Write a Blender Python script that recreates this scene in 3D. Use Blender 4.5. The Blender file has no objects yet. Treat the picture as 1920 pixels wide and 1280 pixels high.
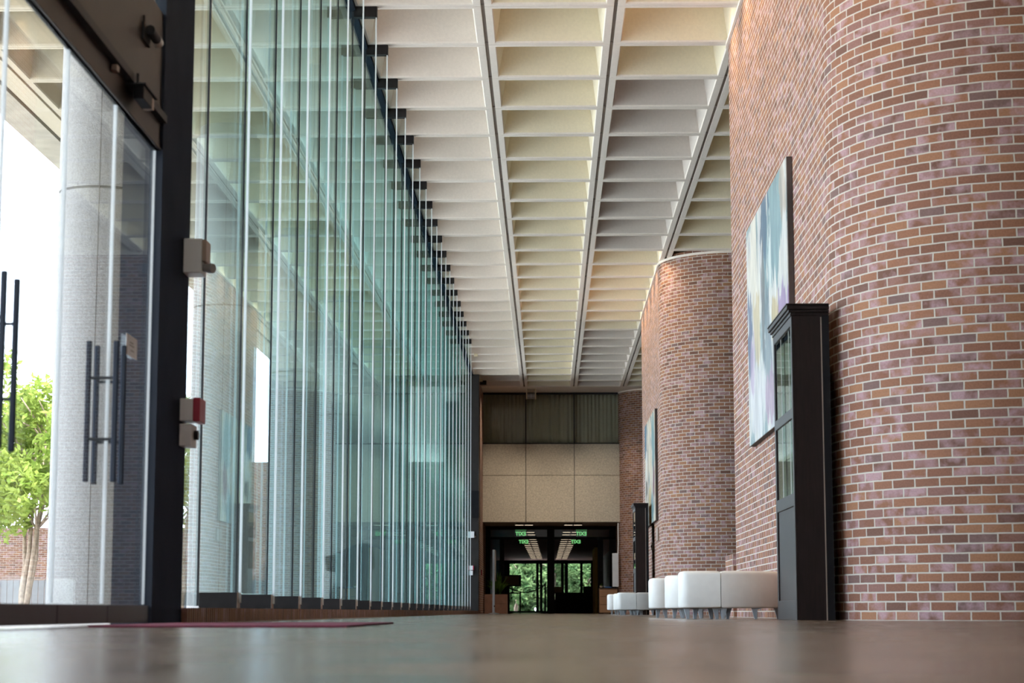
import bpy, math, random
from mathutils import Vector, Matrix
random.seed(11)
S = bpy.context.scene
COL = S.collection
PI = math.pi
# ------------------------------------------------------------------ key dimensions (metres)
H = 6.915            # underside of the ceiling ribs
XG = -2.24           # plane of the tall glass wall
XD = -2.0            # plane of the entrance doors
XR = 2.2             # face of the brick piers
YF = 61.2            # far wall
MOD = 1.524          # ceiling module
Y0 = 12.42           # first glass fin
ORD = ['first', 'second', 'third', 'fourth', 'fifth', 'sixth', 'seventh', 'eighth', 'ninth', 'tenth', 'eleventh', 'twelfth', 'thirteenth',
       'fourteenth', 'fifteenth', 'sixteenth', 'seventeenth', 'eighteenth', 'nineteenth', 'twentieth', 'twenty-first', 'twenty-second',
       'twenty-third', 'twenty-fourth', 'twenty-fifth', 'twenty-sixth', 'twenty-seventh', 'twenty-eighth', 'twenty-ninth', 'thirtieth', 'thirty-first']

# ------------------------------------------------------------------ node helpers
def new_mat(name):
    m = bpy.data.materials.new(name); m.use_nodes = True
    nt = m.node_tree; nt.nodes.clear()
    out = nt.nodes.new('ShaderNodeOutputMaterial')
    return m, nt, out

def N(nt, typ, **kw):
    n = nt.nodes.new(typ)
    for k, v in kw.items():
        if k.startswith('i_'):
            n.inputs[k[2:].replace('_', ' ')].default_value = v
        else:
            setattr(n, k, v)
    return n

def L(nt, a, b): nt.links.new(a, b)

def math_n(nt, op, a, b=None, c=None):
    n = nt.nodes.new('ShaderNodeMath'); n.operation = op
    for i, x in enumerate((a, b, c)):
        if x is None: continue
        if isinstance(x, (int, float)): n.inputs[i].default_value = x
        else: nt.links.new(x, n.inputs[i])
    return n.outputs[0]

def ramp(nt, fac, stops, interp='LINEAR'):
    n = nt.nodes.new('ShaderNodeValToRGB'); cr = n.color_ramp; cr.interpolation = interp
    while len(cr.elements) < len(stops): cr.elements.new(0.5)
    for e, (p, c) in zip(cr.elements, stops):
        e.position = p; e.color = (*c, 1)
    nt.links.new(fac, n.inputs[0]); return n.outputs[0]

def mixc(nt, fac, a, b, mode='MIX'):
    n = nt.nodes.new('ShaderNodeMix'); n.data_type = 'RGBA'; n.blend_type = mode
    if isinstance(fac, (int, float)): n.inputs[0].default_value = fac
    else: nt.links.new(fac, n.inputs[0])
    for i, x in ((6, a), (7, b)):
        if isinstance(x, tuple): n.inputs[i].default_value = (*x, 1)
        else: nt.links.new(x, n.inputs[i])
    return n.outputs[2]

def pm(name, col, rough=0.5, metal=0.0, var=0.12, scale=6.0, bump=0.0, bscale=80.0, spec=0.5, stretch=(1, 1, 1)):
    m, nt, out = new_mat(name)
    b = N(nt, 'ShaderNodeBsdfPrincipled'); b.inputs['Roughness'].default_value = rough
    b.inputs['Metallic'].default_value = metal; b.inputs['Specular IOR Level'].default_value = spec
    tc = N(nt, 'ShaderNodeTexCoord'); mp = N(nt, 'ShaderNodeMapping'); mp.inputs['Scale'].default_value = stretch
    L(nt, tc.outputs['Object'], mp.inputs[0])
    nz = N(nt, 'ShaderNodeTexNoise', i_Scale=scale, i_Detail=4.0); L(nt, mp.outputs[0], nz.inputs['Vector'])
    lo = tuple(max(0, c * (1 - var)) for c in col); hi = tuple(min(1, c * (1 + var)) for c in col)
    L(nt, ramp(nt, nz.outputs[0], [(0.3, lo), (0.7, hi)]), b.inputs['Base Color'])
    if bump:
        n2 = N(nt, 'ShaderNodeTexNoise', i_Scale=bscale, i_Detail=3.0); L(nt, mp.outputs[0], n2.inputs['Vector'])
        bp = N(nt, 'ShaderNodeBump', i_Strength=bump, i_Distance=0.01); L(nt, n2.outputs[0], bp.inputs['Height'])
        L(nt, bp.outputs[0], b.inputs['Normal'])
    L(nt, b.outputs[0], out.inputs[0]); return m

def brick_mat(name, bw=0.2032, bh=0.0677, mortar=0.0105, tone=1.0, soldier=False, rough=0.8, mt=1.0):
    m, nt, out = new_mat(name)
    uv = N(nt, 'ShaderNodeUVMap'); uv.uv_map = 'UVMap'
    sp = N(nt, 'ShaderNodeSeparateXYZ'); L(nt, uv.outputs[0], sp.inputs[0])
    u, v = sp.outputs[0], sp.outputs[1]
    # slightly wavering mortar lines
    wn = N(nt, 'ShaderNodeTexNoise', i_Scale=14.0, i_Detail=2.0); L(nt, uv.outputs[0], wn.inputs['Vector'])
    ws = N(nt, 'ShaderNodeSeparateColor'); L(nt, wn.outputs['Color'], ws.inputs[0])
    u = math_n(nt, 'ADD', u, math_n(nt, 'MULTIPLY', math_n(nt, 'SUBTRACT', ws.outputs[0], 0.5), 0.008))
    v = math_n(nt, 'ADD', v, math_n(nt, 'MULTIPLY', math_n(nt, 'SUBTRACT', ws.outputs[1], 0.5), 0.006))
    r = math_n(nt, 'DIVIDE', v, bh); row = math_n(nt, 'FLOOR', r)
    off = math_n(nt, 'MULTIPLY', math_n(nt, 'FLOORED_MODULO', row, 2.0), 0.5)
    c = math_n(nt, 'ADD', math_n(nt, 'DIVIDE', u, bw), off); col = math_n(nt, 'FLOOR', c)
    fu = math_n(nt, 'MULTIPLY', math_n(nt, 'FRACT', c), bw); fv = math_n(nt, 'MULTIPLY', math_n(nt, 'FRACT', r), bh)
    du = math_n(nt, 'MINIMUM', fu, math_n(nt, 'SUBTRACT', bw, fu)); dv = math_n(nt, 'MINIMUM', fv, math_n(nt, 'SUBTRACT', bh, fv))
    d = math_n(nt, 'MINIMUM', du, dv)
    mr = N(nt, 'ShaderNodeMapRange'); mr.inputs[1].default_value = mortar * 0.42; mr.inputs[2].default_value = mortar * 0.62
    L(nt, d, mr.inputs[0]); mask = mr.outputs[0]
    cid = N(nt, 'ShaderNodeCombineXYZ'); L(nt, row, cid.inputs[0]); L(nt, col, cid.inputs[1])
    w1 = N(nt, 'ShaderNodeTexWhiteNoise'); L(nt, cid.outputs[0], w1.inputs[0])
    t = tone
    base = ramp(nt, w1.outputs['Value'], [(0.0, (.19*t, .095*t, .068*t)), (0.07, (.25*t, .115*t, .075*t)), (0.26, (.30*t, .138*t, .083*t)), (0.46, (.37*t, .178*t, .098*t)),
                                        (0.58, (.275*t, .125*t, .08*t)), (0.72, (.33*t, .152*t, .09*t)), (0.86, (.285*t, .145*t, .118*t)), (0.95, (.21*t, .125*t, .11*t))], 'CONSTANT')
    # whitish-mauve bloom on some bricks
    w2 = N(nt, 'ShaderNodeTexWhiteNoise'); w2.noise_dimensions = '4D'; L(nt, cid.outputs[0], w2.inputs[0]); w2.inputs['W'].default_value = 3.7
    bl = N(nt, 'ShaderNodeTexNoise', i_Scale=8.0, i_Detail=3.0); L(nt, uv.outputs[0], bl.inputs['Vector'])
    gate = math_n(nt, 'MULTIPLY', ramp(nt, w2.outputs['Value'], [(0.42, (0, 0, 0)), (0.8, (1, 1, 1))]), ramp(nt, bl.outputs[0], [(0.42, (0, 0, 0)), (0.62, (1, 1, 1))]))
    base = mixc(nt, math_n(nt, 'MULTIPLY', gate, 0.8), base, (.52*t, .335*t, .36*t))
    fine = N(nt, 'ShaderNodeTexNoise', i_Scale=70.0, i_Detail=4.0); L(nt, uv.outputs[0], fine.inputs['Vector'])
    base = mixc(nt, 0.5, base, ramp(nt, fine.outputs[0], [(0.3, (.72, .72, .72)), (0.7, (1.2, 1.2, 1.2))]), 'MULTIPLY')
    colr = mixc(nt, mask, (.62*mt, .565*mt, .49*mt), base)
    b = N(nt, 'ShaderNodeBsdfPrincipled'); b.inputs['Roughness'].default_value = rough; b.inputs['Specular IOR Level'].default_value = 0.25
    L(nt, colr, b.inputs['Base Color'])
    hgt = math_n(nt, 'ADD', mask, math_n(nt, 'MULTIPLY', fine.outputs[0], 0.5))
    bp = N(nt, 'ShaderNodeBump', i_Strength=0.7, i_Distance=0.006); L(nt, hgt, bp.inputs['Height']); L(nt, bp.outputs[0], b.inputs['Normal'])
    L(nt, b.outputs[0], out.inputs[0]); return m

def glass_mat(name, tint, refl=1.0):
    """clear sheet glass: each face lets tinted light through and mirrors by its angle"""
    m, nt, out = new_mat(name)
    g = N(nt, 'ShaderNodeNewGeometry')
    dp = N(nt, 'ShaderNodeVectorMath', operation='DOT_PRODUCT'); L(nt, g.outputs['Normal'], dp.inputs[0]); L(nt, g.outputs['Incoming'], dp.inputs[1])
    k = math_n(nt, 'SUBTRACT', 1.0, math_n(nt, 'ABSOLUTE', dp.outputs['Value']))
    fr = math_n(nt, 'MULTIPLY', math_n(nt, 'ADD', math_n(nt, 'MULTIPLY', math_n(nt, 'POWER', k, 5.0), 0.96), 0.04), refl)
    tr = N(nt, 'ShaderNodeBsdfTransparent'); tr.inputs[0].default_value = (*tint, 1)
    gl = N(nt, 'ShaderNodeBsdfGlossy'); gl.inputs['Roughness'].default_value = 0.0; gl.inputs[0].default_value = (.95, 1, .99, 1)
    mx = N(nt, 'ShaderNodeMixShader'); L(nt, fr, mx.inputs[0]); L(nt, tr.outputs[0], mx.inputs[1]); L(nt, gl.outputs[0], mx.inputs[2])
    L(nt, mx.outputs[0], out.inputs[0]); return m

def emit_mat(name, col, strength):
    m, nt, out = new_mat(name)
    e = N(nt, 'ShaderNodeEmission'); e.inputs[0].default_value = (*col, 1); e.inputs[1].default_value = strength
    L(nt, e.outputs[0], out.inputs[0]); return m

def leaf_mat(name, c1, c2, trans=0.35):
    m, nt, out = new_mat(name)
    tc = N(nt, 'ShaderNodeTexCoord'); nz = N(nt, 'ShaderNodeTexNoise', i_Scale=2.5, i_Detail=6.0); L(nt, tc.outputs['Object'], nz.inputs['Vector'])
    c = ramp(nt, nz.outputs[0], [(0.35, c1), (0.65, c2)])
    d = N(nt, 'ShaderNodeBsdfDiffuse'); t = N(nt, 'ShaderNodeBsdfTranslucent'); L(nt, c, d.inputs[0]); L(nt, c, t.inputs[0])
    mx = N(nt, 'ShaderNodeMixShader'); mx.inputs[0].default_value = trans
    L(nt, d.outputs[0], mx.inputs[1]); L(nt, t.outputs[0], mx.inputs[2]); L(nt, mx.outputs[0], out.inputs[0]); return m

# ------------------------------------------------------------------ mesh builder
class MB:
    def __init__(s): s.v = []; s.f = []; s.uv = None; s.mi = []
    def add(s, vs, fs, mi=0):
        b = len(s.v); s.v += [tuple(p) for p in vs]; s.f += [tuple(b + i for i in f) for f in fs]; s.mi += [mi] * len(fs); return s
    def box(s, x0, x1, y0, y1, z0, z1, mi=0):
        x0, x1 = min(x0, x1), max(x0, x1); y0, y1 = min(y0, y1), max(y0, y1); z0, z1 = min(z0, z1), max(z0, z1)
        return s.add([(x0, y0, z0), (x1, y0, z0), (x1, y1, z0), (x0, y1, z0), (x0, y0, z1), (x1, y0, z1), (x1, y1, z1), (x0, y1, z1)],
                     [(0, 3, 2, 1), (4, 5, 6, 7), (0, 1, 5, 4), (1, 2, 6, 5), (2, 3, 7, 6), (3, 0, 4, 7)], mi)
    def prism(s, poly, z0, z1, mi=0):
        n = len(poly)
        vs = [(x, y, z0) for x, y in poly] + [(x, y, z1) for x, y in poly]
        fs = [tuple(range(n - 1, -1, -1)), tuple(range(n, 2 * n))] + [(i, (i + 1) % n, n + (i + 1) % n, n + i) for i in range(n)]
        return s.add(vs, fs, mi)
    def tube(s, pts, rad, n=8, cap=True, mi=0):
        pts = [Vector(p) for p in pts]; rr = rad if isinstance(rad, (list, tuple)) else [rad] * len(pts)
        vs = []; ref = None
        for i, p in enumerate(pts):
            t = (pts[min(i + 1, len(pts) - 1)] - pts[max(i - 1, 0)]).normalized()
            if ref is None: ref = Vector((0, 0, 1)) if abs(t.z) < .9 else Vector((1, 0, 0))
            a = t.cross(ref).normalized(); b = a.cross(t).normalized(); ref = b
            for k in range(n):
                w = 2 * PI * k / n; vs.append(p + (a * math.cos(w) + b * math.sin(w)) * rr[i])
        fs = [(i * n + k, i * n + (k + 1) % n, (i + 1) * n + (k + 1) % n, (i + 1) * n + k) for i in range(len(pts) - 1) for k in range(n)]
        if cap: fs += [tuple(range(n - 1, -1, -1)), tuple((len(pts) - 1) * n + k for k in range(n))]
        return s.add(vs, fs, mi)
    def lathe(s, prof, cx, cy, n=32, mi=0):
        vs = [(cx + r * math.cos(2 * PI * k / n), cy + r * math.sin(2 * PI * k / n), z) for r, z in prof for k in range(n)]
        fs = [(i * n + k, i * n + (k + 1) % n, (i + 1) * n + (k + 1) % n, (i + 1) * n + k) for i in range(len(prof) - 1) for k in range(n)]
        fs += [tuple(range(n - 1, -1, -1)), tuple((len(prof) - 1) * n + k for k in range(n))]
        return s.add(vs, fs, mi)
    def build(s, name, mats, parent=None, origin=(0, 0, 0), smooth=False, bevel=0.0, seg=2, wn=False):
        o0 = ORG.get(parent.name, (0, 0, 0)) if parent else origin
        me = bpy.data.meshes.new(name)
        me.from_pydata([(x - o0[0], y - o0[1], z - o0[2]) for x, y, z in s.v], [], s.f)
        if not isinstance(mats, (list, tuple)): mats = [mats]
        for m in mats: me.materials.append(m)
        if len(mats) > 1: me.polygons.foreach_set('material_index', s.mi)
        if s.uv:
            ul = me.uv_layers.new(name='UVMap'); i = 0
            for p in me.polygons:
                for li, vi in zip(p.loop_indices, p.vertices): ul.data[li].uv = s.uv[p.index][list(p.vertices).index(vi)]
        if smooth:
            me.polygons.foreach_set('use_smooth', [True] * len(me.polygons))
        me.update()
        o = bpy.data.objects.new(name, me); COL.objects.link(o)
        if parent: o.parent = parent; ORG[o.name] = o0
        else: o.location = origin; ORG[o.name] = origin
        if bevel:
            b = o.modifiers.new('Bevel', 'BEVEL'); b.width = bevel; b.segments = seg; b.limit_method = 'ANGLE'; b.angle_limit = math.radians(40)
        return o
ORG = {}

def thing(name, label, cat, loc=(0, 0, 0), group=None, kind=None):
    o = bpy.data.objects.new(name, None); COL.objects.link(o); o.location = loc; o.empty_display_size = .1
    ORG[o.name] = tuple(loc)
    if label: o['label'] = label
    if cat: o['category'] = cat
    if group: o['group'] = group
    if kind: o['kind'] = kind
    return o

def tag(o, label=None, cat=None, group=None, kind=None):
    if label: o['label'] = label
    if cat: o['category'] = cat
    if group: o['group'] = group
    if kind: o['kind'] = kind
    return o

def struct(o, label, cat=None):
    o['kind'] = 'structure'; o['label'] = label; o['category'] = cat or 'wall'
    return o

def copy_tree(o, parent=None):
    c = o.copy(); COL.objects.link(c)
    if parent: c.parent = parent
    for ch in list(o.children): copy_tree(ch, c)
    return c

def smooth_by_angle(o, ang=35):
    me = o.data
    me.polygons.foreach_set('use_smooth', [True] * len(me.polygons))
    try: me.set_sharp_from_angle(angle=math.radians(ang))
    except Exception: pass

# ------------------------------------------------------------------ materials
M_brick = brick_mat('red_brown_brick', tone=.98)
M_brick_far = brick_mat('yard_brick', tone=.3, mt=.35)
M_plinth = brick_mat('soldier_brick', bw=0.0677, bh=0.2032, tone=0.75)
M_ceil = pm('painted_concrete_ceiling', (.86, .78, .70), .9, var=.03, scale=30, bump=.25, bscale=90)
M_cof_cream = pm('cream_coffer', (.86, .775, .60), .9, var=.03, scale=30, bump=.2, bscale=90)
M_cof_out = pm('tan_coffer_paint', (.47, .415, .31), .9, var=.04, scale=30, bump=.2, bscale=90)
M_cof_grey = pm('grey_coffer', (.70, .63, .575), .9, var=.03, scale=30, bump=.2, bscale=90)
M_groove = pm('ceiling_groove', (.30, .26, .23), .9, var=.05)
M_fascia = pm('raw_concrete', (.34, .31, .25), .9, var=.15, scale=3, bump=.3, bscale=40)
M_column = pm('bush_hammered_concrete', (.31, .305, .295), .92, var=.16, scale=45, bump=.5, bscale=70)
M_joint = pm('concrete_joint', (.16, .15, .14), .9, var=.05)
M_panel = pm('aggregate_panel', (.53, .485, .40), .95, var=.2, scale=26, bump=.5, bscale=60)
M_steel = pm('dark_painted_steel', (.010, .013, .022), .36, var=.15, scale=4, spec=.04)
def dull_steel(name, col, gcol, fac, rough):
    m, nt, out = new_mat(name)
    tc = N(nt, 'ShaderNodeTexCoord'); nz = N(nt, 'ShaderNodeTexNoise', i_Scale=3.0, i_Detail=4.0); L(nt, tc.outputs['Object'], nz.inputs['Vector'])
    d = N(nt, 'ShaderNodeBsdfDiffuse'); L(nt, ramp(nt, nz.outputs[0], [(.3, tuple(c * .8 for c in col)), (.7, tuple(c * 1.2 for c in col))]), d.inputs[0])
    g = N(nt, 'ShaderNodeBsdfGlossy'); g.inputs[0].default_value = (*gcol, 1); g.inputs['Roughness'].default_value = rough
    mx = N(nt, 'ShaderNodeMixShader'); mx.inputs[0].default_value = fac; L(nt, d.outputs[0], mx.inputs[1]); L(nt, g.outputs[0], mx.inputs[2]); L(nt, mx.outputs[0], out.inputs[0]); return m
M_steel = dull_steel('dark_painted_steel', (.016, .019, .025), (.5, .6, .8), .05, .35)
M_header = pm('bronze_painted_steel', (.036, .027, .022), .45, var=.25, scale=2.2, spec=.2)
M_boot = pm('black_boot_steel', (.020, .018, .018), .5, var=.2, scale=10, spec=.15)
M_rail = pm('dark_bronze_rail', (.022, .020, .020), .4, var=.15, scale=8, spec=.3)
M_black = pm('black_rubber', (.012, .013, .016), .6, var=.1)
M_white = pm('white_plastic', (.83, .84, .87), .4, var=.03)
M_grey = pm('grey_plastic', (.30, .30, .30), .5, var=.05)
M_red = pm('red_plastic', (.42, .02, .055), .4, var=.08)
M_cream = pm('cream_plastic', (.72, .62, .43), .5, var=.05)
M_wood = pm('espresso_veneer', (.016, .010, .0095), .42, spec=.2, var=.25, scale=9, stretch=(6, 6, .6))
M_woodedge = pm('worn_edge', (.30, .24, .20), .5, var=.1)
M_seat = pm('white_vinyl', (.80, .78, .74), .48, var=.03, scale=12, bump=.05, bscale=120)
M_leg = pm('grey_cast_leg', (.36, .40, .44), .42, metal=.35, var=.06)
M_counter = pm('tan_laminate', (.33, .185, .10), .45, var=.12, scale=8, stretch=(1, 1, 6))
M_planter = pm('brown_planter', (.20, .105, .075), .55, var=.12, scale=6)
M_dark = pm('near_black_lacquer', (.010, .010, .012), .5, var=.2, spec=.15)
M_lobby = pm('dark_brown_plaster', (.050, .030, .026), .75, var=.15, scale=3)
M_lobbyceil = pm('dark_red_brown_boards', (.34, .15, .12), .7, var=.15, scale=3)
M_soffit = pm('grey_soffit_tile', (.36, .33, .30), .85, var=.08)
M_yellow = pm('ochre_paint', (.85, .58, .15), .7, var=.06)
M_alu = pm('brushed_aluminium', (.78, .83, .90), .4, metal=.15, var=.05)
M_paving = pm('pale_plaza_paving', (.70, .67, .63), .9, var=.1, scale=1.5)
M_opp = pm('brown_render', (.15, .13, .115), .9, var=.15, scale=1)
M_court = pm('weathered_court_paving', (.10, .095, .09), .9, var=.15, scale=2)
M_mat = pm('maroon_carpet', (.15, .020, .045), .95, var=.2, scale=60, bump=.4, bscale=200)
M_bark = pm('pale_bark', (.33, .25, .19), .9, var=.3, scale=14, bump=.5, bscale=20)
M_leaf = leaf_mat('spring_leaves', (.20, .30, .05), (.42, .50, .13), .45)
M_leaf2 = leaf_mat('garden_leaves', (.06, .13, .05), (.19, .28, .12), .35)
M_leaf3 = leaf_mat('indoor_leaves', (.03, .09, .02), (.12, .22, .04), .3)
M_fence = pm('grey_board_fence', (.12, .125, .14), .8, var=.12, scale=10)
M_sculpt = pm('dark_bronze_patina', (.018, .026, .032), .55, var=.3, scale=5)
M_board = pm('brown_cardboard', (.42, .26, .15), .8, var=.08)
M_lens = pm('frosted_lens', (.80, .74, .66), .3, var=.04)
M_copper = pm('tan_metal', (.34, .25, .20), .45, metal=.3, var=.08)
M_glass = glass_mat('clear_wall_glass', (.94, .98, .984), refl=.8)
M_fin = glass_mat('green_fin_glass', (.898, .967, .974), refl=.6)
M_door = glass_mat('clear_door_glass', (.97, .985, .985), refl=.35)
M_cabglass = glass_mat('cabinet_glass', (.80, .83, .82), refl=1.3)
M_lamp = emit_mat('louvre_light', (1.0, .80, .58), .62)
M_exit = emit_mat('exit_green', (.25, .85, .28), .42)

def edge_mat():
    m, nt, out = new_mat('polished_glass_edge')
    t = N(nt, 'ShaderNodeBsdfTranslucent'); t.inputs[0].default_value = (.97, 1, 1, 1)
    d = N(nt, 'ShaderNodeBsdfDiffuse'); d.inputs[0].default_value = (.95, .98, 1, 1)
    g = N(nt, 'ShaderNodeBsdfGlossy'); g.inputs['Roughness'].default_value = .25
    a = N(nt, 'ShaderNodeMixShader'); a.inputs[0].default_value = .5; L(nt, t.outputs[0], a.inputs[1]); L(nt, d.outputs[0], a.inputs[2])
    b = N(nt, 'ShaderNodeMixShader'); b.inputs[0].default_value = .12; L(nt, a.outputs[0], b.inputs[1]); L(nt, g.outputs[0], b.inputs[2])
    L(nt, b.outputs[0], out.inputs[0]); return m
M_edge = edge_mat()

def curtain_mat():
    m, nt, out = new_mat('olive_drape')
    tc = N(nt, 'ShaderNodeTexCoord'); mp = N(nt, 'ShaderNodeMapping'); mp.inputs['Scale'].default_value = (60, 60, 60); L(nt, tc.outputs['Object'], mp.inputs[0])
    nz = N(nt, 'ShaderNodeTexNoise', i_Scale=1.0, i_Detail=3.0); L(nt, mp.outputs[0], nz.inputs['Vector'])
    c = ramp(nt, nz.outputs[0], [(0.3, (.34, .335, .235)), (0.7, (.41, .40, .29))])
    d = N(nt, 'ShaderNodeBsdfPrincipled'); d.inputs['Roughness'].default_value = .95; L(nt, c, d.inputs['Base Color']); L(nt, d.outputs[0], out.inputs[0]); return m
M_curtain = curtain_mat()

def floor_mat():
    m, nt, out = new_mat('sealed_brick_paver_floor')
    tc = N(nt, 'ShaderNodeTexCoord')
    mp = N(nt, 'ShaderNodeMapping'); mp.inputs['Rotation'].default_value = (0, 0, PI / 2); L(nt, tc.outputs['Object'], mp.inputs[0])
    br = N(nt, 'ShaderNodeTexBrick'); L(nt, tc.outputs['Object'], br.inputs['Vector'])
    br.inputs['Color1'].default_value = (.21, .14, .095, 1); br.inputs['Color2'].default_value = (.105, .07, .05, 1); br.inputs['Mortar'].default_value = (.07, .055, .045, 1)
    br.inputs['Scale'].default_value = 1.0; br.inputs['Mortar Size'].default_value = .006; br.inputs['Brick Width'].default_value = .2; br.inputs['Row Height'].default_value = .1
    nz = N(nt, 'ShaderNodeTexNoise', i_Scale=3.0, i_Detail=5.0); L(nt, tc.outputs['Object'], nz.inputs['Vector'])
    c = mixc(nt, .6, br.outputs[0], ramp(nt, nz.outputs[0], [(.3, (.6, .6, .6)), (.7, (1.35, 1.28, 1.2))]), 'MULTIPLY')
    b = N(nt, 'ShaderNodeBsdfPrincipled'); L(nt, c, b.inputs['Base Color'])
    L(nt, ramp(nt, nz.outputs[0], [(.3, (.16, .16, .16)), (.7, (.30, .30, .30))]), b.inputs['Roughness'])
    n2 = N(nt, 'ShaderNodeTexNoise', i_Scale=22.0, i_Detail=3.0); L(nt, tc.outputs['Object'], n2.inputs['Vector'])
    h = math_n(nt, 'SUBTRACT', math_n(nt, 'MULTIPLY', n2.outputs[0], .5), math_n(nt, 'MULTIPLY', br.outputs['Fac'], .4))
    bp = N(nt, 'ShaderNodeBump', i_Strength=.4, i_Distance=.006); L(nt, h, bp.inputs['Height']); L(nt, bp.outputs[0], b.inputs['Normal'])
    L(nt, b.outputs[0], out.inputs[0]); return m
M_floor = floor_mat()

def painting_mat(name, stops, accents, seed):
    """layers of loose, mostly vertical strokes; each accent is a ragged patch of another pigment"""
    m, nt, out = new_mat(name)
    tc = N(nt, 'ShaderNodeTexCoord'); sp = N(nt, 'ShaderNodeSeparateXYZ'); L(nt, tc.outputs['Object'], sp.inputs[0])
    y, z = sp.outputs[1], sp.outputs[2]                 # y grows away from the entrance, z up
    def strokes(ys, zs, det, dist, k):
        mp = N(nt, 'ShaderNodeMapping'); mp.inputs['Scale'].default_value = (1, ys, zs); mp.inputs['Location'].default_value = (seed + k, seed * 2.1 + k, seed - k); L(nt, tc.outputs['Object'], mp.inputs[0])
        nz = N(nt, 'ShaderNodeTexNoise', i_Scale=1.0, i_Detail=det, i_Roughness=.6, i_Distortion=dist); L(nt, mp.outputs[0], nz.inputs['Vector']); return nz.outputs[0]
    big = strokes(1.5, .9, 6.0, 1.2, 0); fine = strokes(5.5, 1.5, 6.0, .6, 5); rag = strokes(4.5, 1.3, 5.0, .6, 9)
    col = ramp(nt, math_n(nt, 'ADD', math_n(nt, 'MULTIPLY', big, .8), math_n(nt, 'MULTIPLY', fine, .2)), stops)
    jit = math_n(nt, 'MULTIPLY', math_n(nt, 'SUBTRACT', rag, .5), 2.6)
    for (cy, cz, ry, rz, c, amt) in accents:
        a = math_n(nt, 'DIVIDE', math_n(nt, 'SUBTRACT', y, cy), ry); b = math_n(nt, 'DIVIDE', math_n(nt, 'SUBTRACT', z, cz), rz)
        r = math_n(nt, 'ADD', math_n(nt, 'SQRT', math_n(nt, 'ADD', math_n(nt, 'MULTIPLY', a, a), math_n(nt, 'MULTIPLY', b, b))), jit)
        k = ramp(nt, r, [(.80, (1, 1, 1)), (.95, (0, 0, 0))])
        col = mixc(nt, math_n(nt, 'MULTIPLY', k, amt), col, c)
    col = mixc(nt, .6, col, ramp(nt, fine, [(.35, (.34, .34, .36)), (.6, (.72, .72, .71))]), 'MULTIPLY')
    b = N(nt, 'ShaderNodeBsdfPrincipled'); b.inputs['Roughness'].default_value = .6; b.inputs['Specular IOR Level'].default_value = .25; L(nt, col, b.inputs['Base Color'])
    bp = N(nt, 'ShaderNodeBump', i_Strength=.25, i_Distance=.01); L(nt, fine, bp.inputs['Height']); L(nt, bp.outputs[0], b.inputs['Normal'])
    L(nt, b.outputs[0], out.inputs[0]); return m

# ------------------------------------------------------------------ floor, ground
o = MB().box(-2.3, 9, -14, 106.2, -.3, 0).build('floor', M_floor); struct(o, 'glossy brown brick paver floor of the long lobby', 'floor')
o = MB().box(-120, -2.3, -60, 190, -.4, -.03).build('ground_plaza', M_paving); struct(o, 'pale paved terrace outside the glass wall', 'ground')
o = MB().box(-2.3, 60, 106.2, 190, -.4, -.03).build('ground_court', M_court); struct(o, 'pale paving outside the distant end doors', 'ground')

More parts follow.
